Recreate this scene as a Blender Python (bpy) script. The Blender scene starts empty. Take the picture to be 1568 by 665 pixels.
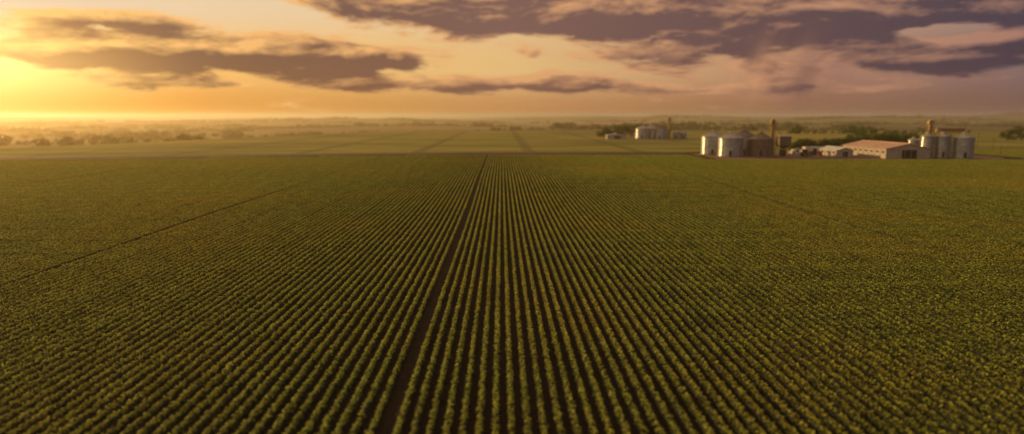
import bpy, math, random
import numpy as np
from mathutils import Vector, Matrix
random.seed(7); np.random.seed(7)
R=math.radians
scene=bpy.context.scene
def lin(r,g,b):
    f=lambda c:(c/255/12.92 if c/255<=0.04045 else ((c/255+0.055)/1.055)**2.4)
    return (f(r),f(g),f(b),1)
def sm(a,b,x):
    t=max(0,min(1,(x-a)/(b-a))); return t*t*(3-2*t)

SUN_AZ=-60; SUN_EL=14
# ---------------------------------------------------------------- node helper
class NT:
    def __init__(s,nt): s.nt=nt; s.n=nt.nodes; s.l=nt.links
    def put(s,sock,v):
        if v is None: return
        if isinstance(v,bpy.types.NodeSocket): s.l.new(v,sock)
        else: sock.default_value=v
    def m(s,op,a,b=None,c=None,clamp=False):
        n=s.n.new('ShaderNodeMath'); n.operation=op; n.use_clamp=clamp
        s.put(n.inputs[0],a); s.put(n.inputs[1],b); s.put(n.inputs[2],c); return n.outputs[0]
    def ss(s,a,b,x):
        n=s.n.new('ShaderNodeMapRange'); n.interpolation_type='SMOOTHSTEP'
        s.put(n.inputs[0],x); s.put(n.inputs[1],a); s.put(n.inputs[2],b); return n.outputs[0]
    def mix(s,f,a,b,bt='MIX'):
        n=s.n.new('ShaderNodeMix'); n.data_type='RGBA'; n.blend_type=bt
        s.put(n.inputs[0],f); s.put(n.inputs[6],a); s.put(n.inputs[7],b); return n.outputs[2]
    def ramp(s,f,stops):
        n=s.n.new('ShaderNodeValToRGB'); e=n.color_ramp.elements
        while len(e)<len(stops): e.new(0.5)
        for i,(p,c) in enumerate(stops): e[i].position=p; e[i].color=c
        s.put(n.inputs[0],f); return n.outputs[0]
    def noise(s,vec,scale,detail=4,rough=.55,dist=0):
        n=s.n.new('ShaderNodeTexNoise'); s.put(n.inputs['Vector'],vec)
        n.inputs['Scale'].default_value=scale; n.inputs['Detail'].default_value=detail
        n.inputs['Roughness'].default_value=rough; n.inputs['Distortion'].default_value=dist
        return n.outputs[0]
    def comb(s,x,y,z):
        n=s.n.new('ShaderNodeCombineXYZ'); s.put(n.inputs[0],x); s.put(n.inputs[1],y); s.put(n.inputs[2],z); return n.outputs[0]
    def sep(s,v):
        n=s.n.new('ShaderNodeSeparateXYZ'); s.put(n.inputs[0],v); return n.outputs
def newmat(name):
    m=bpy.data.materials.new(name); m.use_nodes=True; m.node_tree.nodes.clear()
    t=NT(m.node_tree); o=t.n.new('ShaderNodeOutputMaterial'); return m,t,o

# ---------------------------------------------------------------- world / sky
w=bpy.data.worlds.new("World"); scene.world=w; w.use_nodes=True; w.node_tree.nodes.clear()
t=NT(w.node_tree)
tc=t.n.new('ShaderNodeTexCoord'); X,Y,Z=t.sep(tc.outputs['Generated'])
az=t.m('MULTIPLY',t.m('ARCTAN2',X,Y),57.2958)
el=t.m('MULTIPLY',t.m('ARCSINE',t.m('MAXIMUM',t.m('MINIMUM',Z,1.0),-1.0)),57.2958)
def blob(az,el,a,e,wa,we,amp):
    p=t.m('POWER',t.m('ABSOLUTE',t.m('DIVIDE',t.m('SUBTRACT',az,a),wa)),2.0)
    q=t.m('POWER',t.m('ABSOLUTE',t.m('DIVIDE',t.m('SUBTRACT',el,e),we)),2.0)
    return t.m('MULTIPLY',t.m('EXPONENT',t.m('MULTIPLY',t.m('ADD',p,q),-1.0)),amp)
CL=[(-27,4.8,13,1.5,1.75),(-15,4.6,7,1.3,1.4),(-29,6.9,6,.6,.9),(-7,8.9,11,1.8,1.5),(12,8.2,14,2.1,1.75),(29,6.9,13,2.1,1.8),
    (-1,2.8,14,.8,1.15),(31,3.9,11,1.0,1.3),(10,4.9,8,.6,.8),(-22,2.4,10,.35,.6),(22,2.1,18,.6,.65),(36,5.3,5,.7,.9),(-19,8.0,3.5,.6,-.6),(31.5,5.9,3.4,.55,-1.7)]
def density(az,el):
    v=t.comb(t.m('MULTIPLY',az,.17),t.m('MULTIPLY',el,.62),3.7)
    n1=t.noise(v,1.0,8,.6,.3)
    d=t.m('MULTIPLY',t.m('SUBTRACT',n1,.52),3.5)
    for b in CL: d=t.m('ADD',d,blob(az,el,*b))
    d=t.m('ADD',d,t.m('MULTIPLY',t.ss(9.5,14,el),.55))
    return d
d1=density(az,el)
d2=density(t.m('ADD',az,-1.1),t.m('ADD',el,.5))
mask=t.ss(.22,.72,d1)
light=t.m('MULTIPLY',t.m('SUBTRACT',d1,d2),1.0)
T=t.m('DIVIDE',t.m('ADD',az,60.0),120.0,clamp=True)
P=[.195,.295,.40,.5,.68,.805]
def rp(*cols): return t.ramp(T,[(p,lin(*c)) for p,c in zip(P,cols)])
hor=rp((240,158,42),(226,146,56),(208,141,68),(195,132,78),(150,103,76),(118,86,76))
mid=rp((255,215,126),(248,188,100),(240,188,112),(230,186,122),(184,134,104),(134,106,104))
top=rp((226,200,175),(234,204,164),(234,200,152),(226,184,136),(210,164,118),(166,136,120))
sky=t.mix(t.ss(.3,3.8,el),hor,mid)
sky=t.mix(t.ss(4.2,8.5,el),sky,top)
dark=rp((150,82,36),(100,60,50),(106,66,58),(116,78,72),(84,59,66),(64,50,66))
lit=rp((255,200,105),(250,184,105),(240,176,108),(228,164,108),(204,146,108),(168,120,102))
body=t.m('SUBTRACT',t.ss(.34,1.05,d1),light,clamp=True)
ccol=t.mix(body,lit,dark)
sky=t.mix(t.m('MULTIPLY',mask,.95),sky,ccol)
azs=t.m('ADD',az,t.m('MULTIPLY',t.m('SUBTRACT',el,3.0),-.25))
rn=t.noise(t.comb(t.m('MULTIPLY',azs,.6),t.m('MULTIPLY',el,.05),1.0),1.0,2)
rs=t.m('MULTIPLY',blob(azs,el,20.4,3.4,1.7,2.0,.9),t.ss(.2,.75,rn))
sky=t.mix(rs,sky,lin(208,146,106))
rs2=t.m('MULTIPLY',blob(azs,el,23.4,2.8,2.4,2.2,.65),t.ss(.2,.7,rn))
sky=t.mix(rs2,sky,lin(118,82,80))
glow=blob(az,el,-41,2.9,9.5,2.9,1.0)
sky=t.mix(1.0,sky,t.mix(glow,(0,0,0,1),(.95,.60,.18,1)),'ADD')
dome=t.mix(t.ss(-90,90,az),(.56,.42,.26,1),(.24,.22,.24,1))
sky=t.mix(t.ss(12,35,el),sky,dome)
nis=t.n.new('ShaderNodeTexSky'); nis.sky_type='NISHITA'; nis.sun_disc=False
nis.sun_elevation=R(SUN_EL); nis.sun_rotation=R(SUN_AZ%360); nis.dust_density=3
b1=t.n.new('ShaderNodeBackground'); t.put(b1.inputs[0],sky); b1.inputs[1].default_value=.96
b2=t.n.new('ShaderNodeBackground'); t.put(b2.inputs[0],nis.outputs[0]); b2.inputs[1].default_value=.006
ad=t.n.new('ShaderNodeAddShader'); t.l.new(b1.outputs[0],ad.inputs[0]); t.l.new(b2.outputs[0],ad.inputs[1])
wo=t.n.new('ShaderNodeOutputWorld'); t.l.new(ad.outputs[0],wo.inputs[0])

# sun
ld=bpy.data.lights.new("sun","SUN"); ld.energy=5; ld.angle=R(.7); ld.color=(1,.61,.21)
sun=bpy.data.objects.new("sun",ld); scene.collection.objects.link(sun)
ts=Vector((math.sin(R(SUN_AZ))*math.cos(R(SUN_EL)),math.cos(R(SUN_AZ))*math.cos(R(SUN_EL)),math.sin(R(SUN_EL))))
sun.rotation_euler=ts.to_track_quat('Z','Y').to_euler(); sun.location=(-60,20,60)

# ---------------------------------------------------------------- materials
def simple(name,col,rough=.7,metal=0,nscale=1.5,var=.35,bump=0,bscale=8,col2=None):
    m,t,o=newmat(name)
    g=t.n.new('ShaderNodeNewGeometry'); n=t.noise(g.outputs['Position'],nscale,5,.6)
    c2=col2 or tuple(c*(1-var) for c in col)
    c=t.mix(t.ss(.35,.65,n),(*c2,1),(*col,1))
    p=t.n.new('ShaderNodeBsdfPrincipled'); t.put(p.inputs['Base Color'],c)
    p.inputs['Roughness'].default_value=rough; p.inputs['Metallic'].default_value=metal
    if bump:
        b=t.n.new('ShaderNodeBump'); b.inputs['Strength'].default_value=bump
        t.put(b.inputs['Height'],t.noise(g.outputs['Position'],bscale,5)); t.l.new(b.outputs[0],p.inputs['Normal'])
    t.l.new(p.outputs[0],o.inputs[0]); return m
M_galv=simple("galvanised_steel",(.36,.37,.39),.36,.65,.8,.35)
M_galvd=simple("weathered_steel",(.17,.12,.09),.6,.2,.8,.35)
M_roofc=simple("silo_roof_steel",(.42,.35,.27),.4,.4,1,.2)
M_frame=simple("yellowed_frame",(.36,.24,.09),.6,.1)
M_dark=simple("dark_opening",(.015,.014,.013),.8)
M_conc=simple("concrete",(.22,.18,.16),.9)
M_shroof=simple("shed_roof_sheet",(.60,.37,.24),.5,.1,.4,.18)
M_shwall=simple("shed_wall_sheet",(.32,.27,.24),.6,0,.5,.15)
M_white=simple("white_paint",(.62,.60,.58),.35)
M_red=simple("red_paint",(.35,.04,.02),.4)
M_glass=simple("dark_glass",(.02,.025,.03),.1)
M_rub=simple("rubber",(.02,.02,.02),.8)
M_bark=simple("bark",(.08,.055,.035),.9)
M_dirt=simple("red_earth",(.15,.06,.03),.95,0,.12,.3,.5,2,(.09,.04,.022))
M_road=simple("dark_earth",(.045,.025,.014),.95,0,.2,.3,.5,2,(.025,.016,.01))  # dark earth of the dirt road between the two fields
M_wood=simple("weathered_wood",(.15,.11,.08),.9)

def leafmat(name,c1,c2,dry,trans=.42,rough=.75,dark=.35):
    m,t,o=newmat(name)
    at=t.n.new('ShaderNodeAttribute'); at.attribute_name='tone'
    g=t.n.new('ShaderNodeNewGeometry')
    n=t.noise(g.outputs['Position'],.03,4,.6)
    n2=t.noise(g.outputs['Position'],.4,3,.6)
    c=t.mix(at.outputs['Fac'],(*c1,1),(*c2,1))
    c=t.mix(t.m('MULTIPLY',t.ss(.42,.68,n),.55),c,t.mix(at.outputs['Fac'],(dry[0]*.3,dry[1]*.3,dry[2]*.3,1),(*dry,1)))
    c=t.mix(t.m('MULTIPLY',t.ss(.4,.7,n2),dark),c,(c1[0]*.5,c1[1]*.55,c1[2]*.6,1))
    p=t.n.new('ShaderNodeBsdfPrincipled'); t.put(p.inputs['Base Color'],c); p.inputs['Roughness'].default_value=rough
    p.inputs['Specular IOR Level'].default_value=.15
    tr=t.n.new('ShaderNodeBsdfTranslucent'); t.put(tr.inputs[0],c)
    mx=t.n.new('ShaderNodeMixShader'); mx.inputs[0].default_value=trans
    t.l.new(p.outputs[0],mx.inputs[1]); t.l.new(tr.outputs[0],mx.inputs[2]); t.l.new(mx.outputs[0],o.inputs[0])
    return m
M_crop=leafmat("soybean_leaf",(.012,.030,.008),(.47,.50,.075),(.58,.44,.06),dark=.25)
M_core=simple("row_core_blocker",(.008,.011,.004),.9)  # for the dark ridge added inside each crop row to block light
M_tree=leafmat("tree_leaf",(.02,.045,.012),(.12,.16,.03),(.08,.09,.02),.25)

# ---------------------------------------------------------------- mesh builder
class MB:
    def __init__(s,name): s.name=name; s.v=[]; s.f=[]; s.mi=[]; s.mats=[]
    def mat(s,m):
        if m not in s.mats: s.mats.append(m)
        return s.mats.index(m)
    def add(s,vs,fs,m):
        k=len(s.v); s.v+=[tuple(v) for v in vs]; i=s.mat(m)
        for f in fs: s.f.append([k+a for a in f]); s.mi.append(i)
    def box(s,c,d,m,rz=0):
        x,y,z=[a/2 for a in d]; ca,sa=math.cos(rz),math.sin(rz); vs=[]
        for dz in(-z,z):
            for dx,dy in((-x,-y),(x,-y),(x,y),(-x,y)):
                vs.append((c[0]+dx*ca-dy*sa,c[1]+dx*sa+dy*ca,c[2]+dz))
        s.add(vs,[(0,3,2,1),(4,5,6,7),(0,1,5,4),(1,2,6,5),(2,3,7,6),(3,0,4,7)],m)
    def rev(s,c,prof,m,n=32):
        vs=[];fs=[]
        for r,z in prof:
            for i in range(n):
                a=2*math.pi*i/n; vs.append((c[0]+r*math.cos(a),c[1]+r*math.sin(a),c[2]+z))
        for j in range(len(prof)-1):
            for i in range(n):
                fs.append((j*n+i,j*n+(i+1)%n,(j+1)*n+(i+1)%n,(j+1)*n+i))
        s.add(vs,fs,m)
    def beam(s,a,b,r,m,n=6,r2=None):
        a=Vector(a);b=Vector(b); d=(b-a).normalized(); q=d.to_track_quat('Z','Y'); r2=r if r2 is None else r2
        vs=[]
        for p,rr in((a,r),(b,r2)):
            for i in range(n):
                t_=2*math.pi*i/n; vs.append(p+q@Vector((rr*math.cos(t_),rr*math.sin(t_),0)))
        fs=[(i,(i+1)%n,n+(i+1)%n,n+i) for i in range(n)]+[tuple(range(n))[::-1],tuple(range(n,2*n))]
        s.add(vs,fs,m)
    def obj(s,loc=(0,0,0),rz=0,smooth=False):
        me=bpy.data.meshes.new(s.name); me.from_pydata(s.v,[],s.f)
        for m in s.mats: me.materials.append(m)
        me.polygons.foreach_set('material_index',s.mi)
        if smooth: me.polygons.foreach_set('use_smooth',[True]*len(s.f))
        me.update(); o=bpy.data.objects.new(s.name,me); scene.collection.objects.link(o)
        o.location=loc; o.rotation_euler=(0,0,rz); return o

def leaves(pts,nrm,size,tone,name,mats,extra=None,mi=0):
    N=len(pts); nrm=nrm/np.linalg.norm(nrm,axis=1,keepdims=True)
    rv=np.random.normal(size=(N,3)); u=np.cross(nrm,rv); u/=np.linalg.norm(u,axis=1,keepdims=True); v=np.cross(nrm,u)
    s=size[:,None]
    V=np.stack([pts-u*s*.6,pts-v*s*.42-nrm*s*.1,pts+u*s*.6-nrm*s*.12,pts+v*s*.42-nrm*s*.1],1).reshape(-1,3)
    F=np.arange(N*4).reshape(-1,4)
    ton=np.repeat(tone,4)
    vs=V.tolist(); fs=F.tolist(); mi_=[0]*N
    if extra:
        k=len(vs); vs+=extra.v; fs+=[[k+a for a in f] for f in extra.f]; mi_+=[1]*len(extra.f)
        ton=np.concatenate([ton,np.zeros(len(extra.v))])
    me=bpy.data.meshes.new(name); me.from_pydata(vs,[],fs)
    for m in mats: me.materials.append(m)
    me.polygons.foreach_set('material_index',mi_)
    a=me.attributes.new('tone','FLOAT','POINT'); a.data.foreach_set('value',ton.astype(np.float32))
    me.update(); return me

# ---------------------------------------------------------------- terrain
def edge_x(y): return -225+0.30*(y-295)
def yb(x): return 263-max(0,-20-x)*.24          # far edge of the near field
def hgt(x,y):
    h=.35*math.sin(x/31+1)*math.sin(y/23)*(1-sm(150,200,y))
    s=edge_x(y)-x
    h+=-15*sm(0,260,s)*sm(255,420,y)*(1-.4*sm(1500,3000,y))
    h+=-9*sm(700,1050,y)
    f=sm(900,2500,y)
    h+=f*(8*math.sin(x/420+y/900)+5*math.sin(x/190-y/350+2)+5*math.sin(y/260+1.3))
    h+=9*sm(2200,4500,y)
    h+=sm(3500,5200,y)*(10*math.sin(x/800+.6)+6*math.sin(x/330))
    h+=42*math.exp(-((x-3300)/900)**2-((y-4300)/600)**2)
    return h
def axis(segs):
    out=[]
    for a,b,st in segs: out+=list(np.arange(a,b,st))
    out.append(segs[-1][1]); return out
xs=axis([(-9000,-2500,250),(-2500,-600,60),(-600,600,12),(600,2500,60),(2500,9000,250)])
ys=axis([(-1500,-100,100),(-100,0,20),(0,400,8),(400,1200,20),(1200,3000,50),(3000,10000,150)])
mg,t,o=newmat("farmland_soil")
g=t.n.new('ShaderNodeNewGeometry'); pos=g.outputs['Position']; px,py,pz=t.sep(pos)
soil=t.mix(t.noise(pos,.6,6,.7),(.016,.010,.006,1),(.040,.022,.012,1))
vo=t.n.new('ShaderNodeTexVoronoi'); vo.inputs['Scale'].default_value=1
t.put(vo.inputs['Vector'],t.comb(t.m('MULTIPLY',px,.0021),t.m('MULTIPLY',py,.0011),0.0))
vr=t.sep(vo.outputs['Color'])[0]
farc=t.ramp(vr,[(0,(.07,.09,.025,1)),(.25,(.20,.16,.045,1)),(.5,(.04,.05,.018,1)),(.75,(.25,.14,.055,1)),(1,(.02,.03,.012,1))])
farc=t.mix(.3,farc,t.mix(t.noise(pos,.02,6,.65),(.02,.03,.01,1),(.2,.16,.055,1)))
xr=t.m('ADD',px,t.m('MULTIPLY',py,.0153))
wv=t.m('SINE',t.m('MULTIPLY',xr,2*math.pi/1.52))
wv2=t.ss(.9,.99,t.m('SINE',t.m('MULTIPLY',xr,2*math.pi/47)))
nearc=t.mix(t.ss(-.6,.8,wv),(.16,.145,.026,1),(.28,.24,.038,1))
nearc=t.mix(t.m('MULTIPLY',t.ss(.4,.62,t.noise(t.comb(t.m('MULTIPLY',px,.5),t.m('MULTIPLY',py,1.8),0.0),.02,5,.6)),.85),nearc,(.09,.095,.02,1))
nearc=t.mix(t.m('MULTIPLY',t.ss(.48,.66,t.noise(pos,.006,3,.5)),.6),nearc,(.34,.25,.05,1))
nearc=t.mix(t.m('MULTIPLY',wv2,.5),nearc,(.05,.045,.015,1))
c=t.mix(t.ss(690,720,t.m('ADD',py,t.m('MULTIPLY',t.noise(pos,.01,2),30.0))),nearc,farc)
py2=t.m('ADD',py,t.m('MULTIPLY',t.m('MAXIMUM',t.m('SUBTRACT',-20.0,px),0.0),.24))
c=t.mix(t.ss(290,293,t.m('ADD',py2,t.m('MULTIPLY',t.noise(pos,.15,3),3.0))),soil,c)
p=t.n.new('ShaderNodeBsdfPrincipled'); t.put(p.inputs['Base Color'],c); p.inputs['Roughness'].default_value=.95; p.inputs['Specular IOR Level'].default_value=.1
b=t.n.new('ShaderNodeBump'); b.inputs['Strength'].default_value=.7; b.inputs['Distance'].default_value=.5
t.put(b.inputs['Height'],t.noise(pos,1.0,5,.7)); t.l.new(b.outputs[0],p.inputs['Normal']); t.l.new(p.outputs[0],o.inputs[0])
nx=len(xs); V=[(x,y,hgt(x,y)) for y in ys for x in xs]
F=[(j*nx+i,j*nx+i+1,(j+1)*nx+i+1,(j+1)*nx+i) for j in range(len(ys)-1) for i in range(nx-1)]
me=bpy.data.meshes.new("ground"); me.from_pydata(V,[],F); me.materials.append(mg); me.polygons.foreach_set('use_smooth',[True]*len(F))
gr=bpy.data.objects.new("ground",me); scene.collection.objects.link(gr)

def sheet(name,outline,z,mat,ins=None):
    b=MB(name); b.add([(x,y,z) for x,y in outline],[tuple(range(len(outline)))],mat); return b.obj()
def wob(pts,n=10,a=1.2):
    out=[]
    for i in range(len(pts)):
        p,q=pts[i],pts[(i+1)%len(pts)]
        for k in range(n):
            u=k/n; out.append((p[0]+(q[0]-p[0])*u+random.uniform(-a,a),p[1]+(q[1]-p[1])*u+random.uniform(-a,a)))
    return out
sheet("dirt_yard",wob([(72,240),(172,239),(180,250),(172,296),(110,292),(72,276)]),.012,M_dirt)
sheet("dirt_yard",wob([(58,440),(125,442),(128,475),(60,478)]),.012,M_dirt)
sheet("dirt_road",wob([(-215,yb(-215)+17),(-20,280),(72,280),(72,287),(-20,287),(-215,yb(-215)+24)],14,.4),.02,M_road)

# ---------------------------------------------------------------- crop
TW=7.6; RS=.76
src=bpy.data.collections.new("soybean_tiles")
for k in range(5):
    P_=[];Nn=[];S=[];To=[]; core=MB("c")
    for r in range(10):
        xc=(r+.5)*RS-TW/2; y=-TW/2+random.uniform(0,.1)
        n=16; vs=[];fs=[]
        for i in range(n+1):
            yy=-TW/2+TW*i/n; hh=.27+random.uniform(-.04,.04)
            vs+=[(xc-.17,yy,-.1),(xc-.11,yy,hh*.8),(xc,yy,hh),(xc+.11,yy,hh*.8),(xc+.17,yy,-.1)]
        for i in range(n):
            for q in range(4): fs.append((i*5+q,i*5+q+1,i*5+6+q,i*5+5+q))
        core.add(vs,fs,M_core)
        rowt=random.uniform(-.06,.06)
        while y<TW/2:
            if random.random()>.012:
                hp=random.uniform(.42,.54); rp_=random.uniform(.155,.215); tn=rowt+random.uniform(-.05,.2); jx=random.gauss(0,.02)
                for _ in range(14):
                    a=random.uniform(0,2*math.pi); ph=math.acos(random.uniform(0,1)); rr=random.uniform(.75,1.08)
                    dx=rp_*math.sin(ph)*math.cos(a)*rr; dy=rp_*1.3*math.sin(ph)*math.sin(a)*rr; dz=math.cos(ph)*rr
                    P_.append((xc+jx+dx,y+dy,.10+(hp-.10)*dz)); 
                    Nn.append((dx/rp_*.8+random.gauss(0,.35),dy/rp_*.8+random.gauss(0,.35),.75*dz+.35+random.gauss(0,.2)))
                    S.append(random.uniform(.11,.175)); To.append(max(0,min(1,tn+.95*dz**1.5*random.uniform(.6,1))))  # tone climbs with height: sunlit row tops and dark gaps put into leaf colour
            y+=random.uniform(.17,.25)
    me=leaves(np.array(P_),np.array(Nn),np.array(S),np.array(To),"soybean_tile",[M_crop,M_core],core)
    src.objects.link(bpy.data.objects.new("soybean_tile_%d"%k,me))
ANG=.0153
pts=[]
x0=-5.5+.24; cols=[]; x=x0
k=0
while x<330: 
    cols.append(x+TW/2); x+=TW; k+=1
    if k in(7,18,30): x+=.45
x=-5.5-.24; k=0
while x>-330:
    cols.append(x-TW/2); x-=TW; k+=1
    if k in(5,13,24): x-=.45
ca,sa=math.cos(ANG),math.sin(ANG)
def inyard(x,y):
    return 68<x<184 and 234<y<300
for cx in cols:
    y=16
    while y<300:
        wx=cx*ca-y*sa; wy=cx*sa+y*ca
        ok=abs(wx)<.77*wy+14 and not inyard(wx,wy) and wx>edge_x(wy)-5
        if wy>yb(wx) and wx<76: ok=False
        if ok: pts.append((cx,y,hgt(wx,wy)))
        y+=TW
me=bpy.data.meshes.new("soybean_crop"); me.from_pydata(pts,[],[])
crop=bpy.data.objects.new("soybean_crop",me); scene.collection.objects.link(crop); crop.rotation_euler=(0,0,ANG)
ng=bpy.data.node_groups.new("scatter_crop","GeometryNodeTree")
ng.interface.new_socket("Geometry",in_out='INPUT',socket_type='NodeSocketGeometry'); ng.interface.new_socket("Geometry",in_out='OUTPUT',socket_type='NodeSocketGeometry')
gi=ng.nodes.new('NodeGroupInput'); go=ng.nodes.new('NodeGroupOutput')
ci=ng.nodes.new('GeometryNodeCollectionInfo'); ci.inputs[0].default_value=src; ci.inputs['Separate Children'].default_value=True; ci.inputs['Reset Children'].default_value=True
ip=ng.nodes.new('GeometryNodeInstanceOnPoints'); ip.inputs['Pick Instance'].default_value=True
rv=ng.nodes.new('FunctionNodeRandomValue'); rv.data_type='INT'; rv.inputs[4].default_value=0; rv.inputs[5].default_value=4
rv2=ng.nodes.new('FunctionNodeRandomValue'); rv2.data_type='INT'; rv2.inputs[4].default_value=0; rv2.inputs[5].default_value=1; rv2.inputs['Seed'].default_value=5
mm=ng.nodes.new('ShaderNodeMath'); mm.operation='MULTIPLY'; mm.inputs[1].default_value=math.pi
cb=ng.nodes.new('ShaderNodeCombineXYZ')
L=ng.links.new
L(gi.outputs[0],ip.inputs['Points']); L(ci.outputs[0],ip.inputs['Instance']); L(rv.outputs[2],ip.inputs['Instance Index'])
L(rv2.outputs[2],mm.inputs[0]); L(mm.outputs[0],cb.inputs[2]); L(cb.outputs[0],ip.inputs['Rotation'])
L(ip.outputs[0],go.inputs[0])
md=crop.modifiers.new("scatter","NODES"); md.node_group=ng
print("tiles",len(pts))

# ---------------------------------------------------------------- farm buildings
def silo(name,x,y,r,h,cone,mat=None,roof=None,z0=.25,ribs=20):
    mat=mat or M_galv; roof=roof or M_roofc
    b=MB(name)
    b.rev((0,0,0),[(r+.35,-.1),(r+.35,z0),(0.01,z0)],M_conc,40)
    prof=[]; nb=int(h/.45)
    for i in range(nb+1):
        z=z0+h*i/nb; prof.append((r,z)); 
        if i<nb: prof.append((r+.05,z+h/nb*.5))
    b.rev((0,0,0),prof,mat,40)
    for i in range(ribs):
        a=2*math.pi*i/ribs; b.box(((r+.1)*math.cos(a),(r+.1)*math.sin(a),z0+h/2),(.12,.1,h-.02),mat,a)
    zt=z0+h
    b.rev((0,0,zt),[(r+.02,-.05),(r+.28,-.06),(r+.28,.02),(r*.55,cone*.52),(.5,cone),(.5,cone+.35),(.6,cone+.37),(.05,cone+.6)],roof,40)
    for i in range(ribs):
        a=2*math.pi*i/ribs
        b.beam(((r+.2)*math.cos(a),(r+.2)*math.sin(a),zt+.1),(.5*math.cos(a),.5*math.sin(a),zt+cone+.05),.05,roof,4)
    b.box((-.3*r,-r*.985,z0+1.1),(.9,.25,1.9),M_dark)
    for dx in(-.2,.2): b.beam((.45*r+dx,-r*.92-.2,z0),(.45*r+dx,-r*.92-.2,zt),.03,M_frame,4)
    for i in range(int(h/.5)): b.beam((.45*r-.2,-r*.92-.2,z0+.3+i*.5),(.45*r+.2,-r*.92-.2,z0+.3+i*.5),.02,M_frame,4)
    return b.obj((x,y,0))
def tower(name,x,y,h,w_=1.3,spouts=()):
    b=MB(name); q=w_/2
    for sx in(-q,q):
        for sy in(-q,q): b.beam((sx,sy,0),(sx,sy,h-1),.09,M_frame,6)
    z=0; k=0
    while z<h-2:
        for (ax,ay,bx,by) in((-q,-q,q,-q),(q,-q,q,q),(q,q,-q,q),(-q,q,-q,-q)):
            b.beam((ax,ay,z),(bx,by,z+1.6),.05,M_frame,4); b.beam((ax,ay,z+1.6),(bx,by,z+1.6),.05,M_frame,4)
        z+=1.6
    b.box((-.25,0,(h-1)/2),(.42,.7,h-1),M_frame); b.box((.28,0,(h-1)/2),(.42,.7,h-1),M_frame)
    b.box((0,0,h-.95),(w_+.9,w_+.7,.1),M_frame)
    b.box((0,0,h-.4),(w_+.2,w_*.8,1.0),M_frame); b.rev((0,0,h+.1),[(.6,0),(.5,.3),(.05,.5)],M_frame,12)
    for sx in(-1,1):
        b.beam((sx*(q+.4),-q-.3,h-.9),(sx*(q+.4),-q-.3,h+.1),.04,M_frame,4)
    b.beam((-q-.4,-q-.3,h+.1),(q+.4,-q-.3,h+.1),.04,M_frame,4)
    for s in spouts: b.beam((0,0,h-1.1),s,.14,M_frame,8)
    b.box((0,0,.1),(w_+1,w_+1,.4),M_conc)
    return b.obj((x,y,0))
silo("grain_silo",81.9,257,4.6,6.7,1.9)
silo("grain_silo",79.0,270,4.5,6.9,1.9)
silo("grain_silo",93.2,257,4.5,6.2,2.3,M_galvd,M_galvd)
silo("grain_silo",91.2,270,4.4,7.0,2.2,M_galv,M_galvd)
tower("grain_elevator_tower",99.3,262,13.4,1.5,[(-6.5,-5,9.0),(3.2,-1.5,7.6)])
b=MB("hopper_bin")
b.box((0,0,5.7),(4.4,4.2,3.4),M_galvd)
for i in range(7): b.box((-1.9+i*.63,-2.15,5.7),(.1,.1,3.3),M_galvd)
b.add([(-2.2,-2.1,4),(2.2,-2.1,4),(2.2,2.1,4),(-2.2,2.1,4),(-.3,-.3,2.6),(.3,-.3,2.6),(.3,.3,2.6),(-.3,.3,2.6)],[(0,1,5,4),(1,2,6,5),(2,3,7,6),(3,0,4,7)],M_galvd)
b.add([(-2.4,-2.3,7.43),(2.4,-2.3,7.43),(2.4,2.3,7.43),(-2.4,2.3,7.43),(0,0,8.2)],[(0,1,4),(1,2,4),(2,3,4),(3,0,4)],M_roofc)
for sx in(-2,2):
    for sy in(-1.9,1.9): b.beam((sx,sy,0),(sx,sy,4.0),.14,M_frame,6)
    b.beam((sx,-1.9,0),(sx,1.9,3.9),.06,M_frame,4)
b.beam((-2,-1.9,0),(2,-1.9,3.9),.06,M_frame,4)
b.box((0,0,1.2),(1.8,1.6,2.4),M_dark)
b.obj((103,260.5,0))
def shed(name,x0,x1,y0,y1,eave,ridge,door=True,roof=None,wall=None):
    roof=roof or M_shroof; wall=wall or M_shwall; W=x1-x0; Lg=y1-y0; b=MB(name); c=W/2
    e=eave;r=ridge
    b.add([(0,0,0),(W,0,0),(W,0,e),(c,0,r),(0,0,e),(0,Lg,0),(W,Lg,0),(W,Lg,e),(c,Lg,r),(0,Lg,e)],
          [(0,1,2,3,4),(6,5,9,8,7),(5,0,4,9),(1,6,7,2)],wall)
    ov=.5; dz=(r-e)/c*ov
    for s in(0,1):
        xa=-ov if s==0 else W+ov
        vs=[(xa,-ov,e-dz+.05),(c,-ov,r+.05),(c,Lg+ov,r+.05),(xa,Lg+ov,e-dz+.05)]
        vs+=[(a,q,z+.12) for a,q,z in vs]
        b.add(vs,[(0,1,2,3),(4,5,6,7),(0,1,5,4),(2,3,7,6),(3,0,4,7)],roof)
        n=int(Lg/1.2)
        for i in range(n+1):
            yy=-ov+(Lg+2*ov)*i/n
            b.beam((xa,yy,e-dz+.19),(c,yy,r+.19),.05,roof,4)
    b.box((c,Lg/2,r+.2),(.6,Lg+1.1,.12),roof)
    n=int(W/2.2)
    for i in range(n+1): b.box((W*i/n,-.06,e/2),(.14,.1,e-.05),wall)
    n=int(Lg/4)
    for i in range(n+1): b.box((-.06,Lg*i/n,e/2),(.1,.16,e-.05),wall)
    for i in range(n): b.box((-.03,Lg*(i+.5)/n,e*.66),(.05,1.6,.6),M_glass)
    if door:
        b.box((c+W*.03,-.02,e*.46),(W*.34,.08,e*.92),M_dark)
        for s in(-1,1): b.box((c+W*.03+s*W*.18,-.08,e*.48),(.25,.12,e*.96),wall)
        b.box((c+W*.03,-.09,e*.96),(W*.38,.12,.22),roof)
    return b.obj((x0,y0,0))
shed("machinery_shed",133.4,149,244,276,3.4,5.2)
shed("storage_shed",120.5,126.5,254,268,2.3,3.3,True,M_white)
silo("tall_silo",149.8,247.5,2.1,7.6,1.0,ribs=14)
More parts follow.
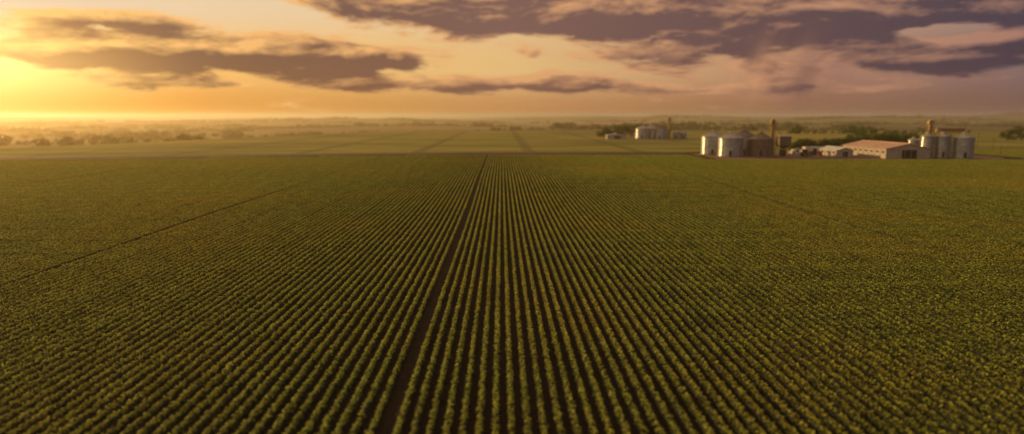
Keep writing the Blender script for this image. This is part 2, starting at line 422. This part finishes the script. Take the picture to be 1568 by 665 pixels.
silo("tall_silo",154.4,246,2.1,7.6,1.0,ribs=14)
silo("tall_silo",160.9,244.5,3.3,7.2,1.5,ribs=18)
silo("tall_silo",158.6,252,2.2,7.8,1.1,ribs=14)
tower("grain_elevator_tower",152.6,251,13.2,1.6,[(1.8,-5,8.6),(-2.8,-3.5,8.8)])
b=MB("conveyor_gallery")
b.box((5.2,0,9.9),(10.4,1.4,1.5),M_frame); b.box((5.2,0,10.75),(10.6,1.7,.12),M_roofc)
for xx in(.3,3.6,7,10.1):
    b.beam((xx,-.5,8.2),(xx,-.5,9.15),.07,M_frame,4); b.beam((xx,.5,0 if xx<1 or xx>10 else 8.2),(xx,.5,9.15),.09,M_frame,4)
for i in range(8): b.box((.8+i*1.25,-.72,9.95),(.6,.04,.5),M_dark)
b.obj((153.6,249.4,0))
silo("small_silo",175.5,300,2.1,4.4,1.0,ribs=12); silo("small_silo",180.5,302,2.1,4.4,1.0,ribs=12)
silo("grain_silo",86.8,456,4.9,6.6,2.0); silo("grain_silo",98.4,456,4.5,6.4,2.0,M_galv,M_galvd); silo("grain_silo",94,466,4.5,6.8,2.0)
tower("grain_elevator_tower",104.6,458,13.8,1.7,[(-6,-2,8.8),(4,0,6)])
silo("small_silo",109.5,458,2.1,4.2,1,ribs=12); silo("small_silo",114.5,459,2,4.0,1,ribs=12)
shed("storage_shed",63,75,452,462,2.4,3.4,True,M_white)

def pickup(x,y,rz,mat):
    b=MB("pickup_truck")
    b.box((0,0,.75),(5.2,1.85,.55),mat)
    b.add([(-.9,-.88,1.03),(1.3,-.88,1.03),(1.3,.88,1.03),(-.9,.88,1.03),(-.6,-.75,1.75),(.7,-.75,1.75),(.7,.75,1.75),(-.6,.75,1.75)],[(0,1,5,4),(1,2,6,5),(2,3,7,6),(3,0,4,7)],M_glass)
    b.box((.05,0,1.79),(1.4,1.55,.08),mat); b.box((1.9,0,1.08),(1.3,1.7,.1),mat)
    for s in(-.88,.88): b.box((-1.75,s,1.18),(1.7,.08,.3),mat)
    b.box((-2.56,0,1.18),(.08,1.8,.3),mat)
    for wx in(-1.6,1.65):
        for s in(-1,1): b.beam((wx,s*.72,.38),(wx,s*.96,.38),.38,M_rub,14)
    return b.obj((x,y,.02),rz)
def truck(x,y,rz,mat):
    b=MB("grain_truck")
    b.box((3.9,0,1.7),(1.9,2.3,2.0),mat); b.box((4.88,0,2.1),(.06,2.0,.8),M_glass); b.box((3.9,0,2.75),(1.7,2.1,.1),mat)
    b.box((-.8,0,.85),(8.6,1.0,.25),M_rub)
    b.add([(-5,-1,1.1),(2.6,-1,1.1),(2.6,1,1.1),(-5,1,1.1),(-5.2,-1.25,2.8),(2.8,-1.25,2.8),(2.8,1.25,2.8),(-5.2,1.25,2.8)],[(0,1,5,4),(1,2,6,5),(2,3,7,6),(3,0,4,7),(4,5,6,7),(0,3,2,1)],M_white)
    for i in range(8): b.box((-4.6+i,-1.2,1.95),(.1,.12,1.6),M_white)
    for wx in(-4,-2.9,3.9,1.4):
        for s in(-1,1): b.beam((wx,s*.85,.5),(wx,s*1.18,.5),.5,M_rub,14)
    return b.obj((x,y,.02),rz)
def tractor(x,y,rz):
    b=MB("tractor")
    b.box((1,0,1.3),(2.2,.9,.8),M_red); b.box((-.6,0,1.2),(1.2,1.0,.7),M_red)
    b.box((-.6,0,2.1),(1.3,1.3,1.1),M_glass); b.box((-.6,0,2.72),(1.5,1.5,.14),M_red)
    for s in(-1,1):
        b.beam((-.8,s*.6,.85),(-.8,s*1.05,.85),.85,M_rub,18); b.beam((1.6,s*.6,.5),(1.6,s*.9,.5),.5,M_rub,16)
    b.beam((1.2,.3,1.7),(1.2,.3,2.6),.05,M_dark,6)
    return b.obj((x,y,.02),rz)
pickup(112,270,R(15),M_white); truck(122.5,276,R(5),M_red); tractor(116.5,262,R(-20)); pickup(118.5,284,R(-60),M_white); tractor(110,256,R(30))
def pole(x,y,h):
    b=MB("utility_pole"); b.beam((0,0,-.2),(0,0,h),.16,M_wood,8,.1); b.box((0,0,h-.5),(1.8,.12,.14),M_wood)
    for s in(-.8,0,.8): b.rev((s,0,h-.43),[(.06,0),(.09,.1),(.04,.22)],M_white,8)
    return b.obj((x,y,0))
pole(187,262,4); pole(205,292,5.5); pole(224,330,7)

# ---------------------------------------------------------------- trees
def tree(x,y,h,wd,name="tree"):
    tb=MB("t"); th=h*.3
    tb.beam((0,0,-.2),(0,0,th),wd*.035,M_bark,8,wd*.026)
    P_=[];N_=[];S=[];To=[]
    for i in range(15):
        a=random.uniform(0,2*math.pi); rr=wd*.5*math.sqrt(random.random())*.8; z=h*random.uniform(.22,.85)*(1-.35*(rr/(wd*.5))**2)
        c=Vector((rr*math.cos(a),rr*math.sin(a),z)); tb.beam((0,0,th*random.uniform(.6,1)),c,wd*.015,M_bark,5,wd*.005)
        cr=wd*random.uniform(.14,.22); tn=random.uniform(0,.6)
        for _ in range(170):
            d=Vector((random.gauss(0,1),random.gauss(0,1),random.gauss(0,1))).normalized(); q=c+Vector((d.x,d.y,d.z*.75))*cr*random.uniform(.5,1.12)
            if q.z<.1: continue
            P_.append(q); N_.append(d+Vector((0,0,.4))+Vector((random.gauss(0,.4),random.gauss(0,.4),random.gauss(0,.3)))); S.append(random.uniform(.3,.6)); To.append(min(1,tn+random.random()*.5))
    me=leaves(np.array(P_),np.array(N_),np.array(S),np.array(To),name,[M_tree,M_bark],tb)
    o=bpy.data.objects.new(name,me); scene.collection.objects.link(o); o.location=(x,y,hgt(x,y)); return o
for a in [(129.5,302,6,8.5),(136.5,306,5.4,7.5),(141.5,305,5.8,8),(146,308,6.2,8),(151,311,7.8,10),(157,312,10,12),(163.5,314,10.6,13),(169.5,311,8.8,11),
          (179,322,10,12),(186,320,9.2,11.5),(192,321,7.2,9),(174,325,8,10),(306,424,7.5,10),(316,426,11,14),(326,422,11,14),(334,428,10,13),(203,335,6,9),(212,337,5,8),
          (66,498,7,10),(73,500,9.5,14),(80,506,10.5,14),(88,505,11.5,15),(97,502,10,13),(118,478,5,7),(228,365,4,6),(124,300,4.2,7)]: tree(*a)
def treeline(name,segs):
    P_=[];N_=[];S=[];To=[]
    for (xa,ya,xb,yb_,h,dens,dep) in segs:
        Ls=math.hypot(xb-xa,yb_-ya); n=int(Ls/h*dens)
        for i in range(n):
            u=random.random(); x=xa+(xb-xa)*u+random.gauss(0,dep*.3); y=ya+(yb_-ya)*u+random.gauss(0,dep)
            hh=h*random.uniform(.45,1.05)*(.7+.3*math.sin(u*17+xa)); z0=hgt(x,y); wd=hh*random.uniform(.6,1.0); tn=random.uniform(0,.5)
            for _ in range(22):
                d=Vector((random.gauss(0,1),random.gauss(0,1),random.gauss(0,1))).normalized()
                P_.append((x+d.x*wd,y+d.y*wd,z0+hh*.5+d.z*hh*.5)); N_.append((d.x,d.y,d.z+.3)); S.append(hh*random.uniform(.45,.7)); To.append(tn+random.random()*.4)
    me=leaves(np.array(P_),np.array(N_),np.array(S),np.array(To),name,[M_tree])
    o=bpy.data.objects.new(name,me); scene.collection.objects.link(o)
segs=[(-420,620,-300,700,12,2.6,8),(-560,700,-430,760,12,2.2,8),(-330,860,-215,900,14,2.8,8),(-700,1100,-350,1180,15,2,10),(-900,1250,-500,1300,15,1.8,14)]
for i in range(85):
    y=random.uniform(950,4600); x=random.uniform(-.85,.85)*y; l=random.uniform(.08,.4)*y
    segs.append((x-l/2,y,x+l/2,y+random.uniform(-.15,.15)*l,random.uniform(8,13),1.9,10))
segs+=[(2300,4200,4500,4200,22,1.8,60),(1500,2600,2300,2500,14,1.5,20),(240,600,420,640,7,1.5,5)]
treeline("distant_treeline",segs)

# ---------------------------------------------------------------- haze (real volume of air near the ground)
def vol(name,col,dens,g_,loc,dim):
    m,t,o=newmat(name); s=t.n.new('ShaderNodeVolumeScatter'); s.inputs['Color'].default_value=(*col,1); s.inputs['Density'].default_value=dens
    s.inputs['Anisotropy'].default_value=g_; t.l.new(s.outputs[0],o.inputs['Volume'])
    b=MB(name)
    b.box((0,0,0),(2,2,2),m)
    ob=b.obj(loc); ob.scale=dim; return ob
vol("haze",(1,.76,.44),.00027,.68,(0,3900,0),(8000,4100,34))

# ---------------------------------------------------------------- camera
cd=bpy.data.cameras.new("camera"); cam=bpy.data.objects.new("camera",cd); scene.collection.objects.link(cam); scene.camera=cam
cd.sensor_width=36; cd.lens=1045/1568*36; cd.clip_start=.5; cd.clip_end=20000
cam.location=(0,0,15); cam.rotation_euler=(R(90-8.41),0,0)
cd.dof.use_dof=True; cd.dof.focus_distance=66; cd.dof.aperture_fstop=.085
scene.view_settings.view_transform='Standard'; scene.view_settings.look='None'; scene.view_settings.exposure=0
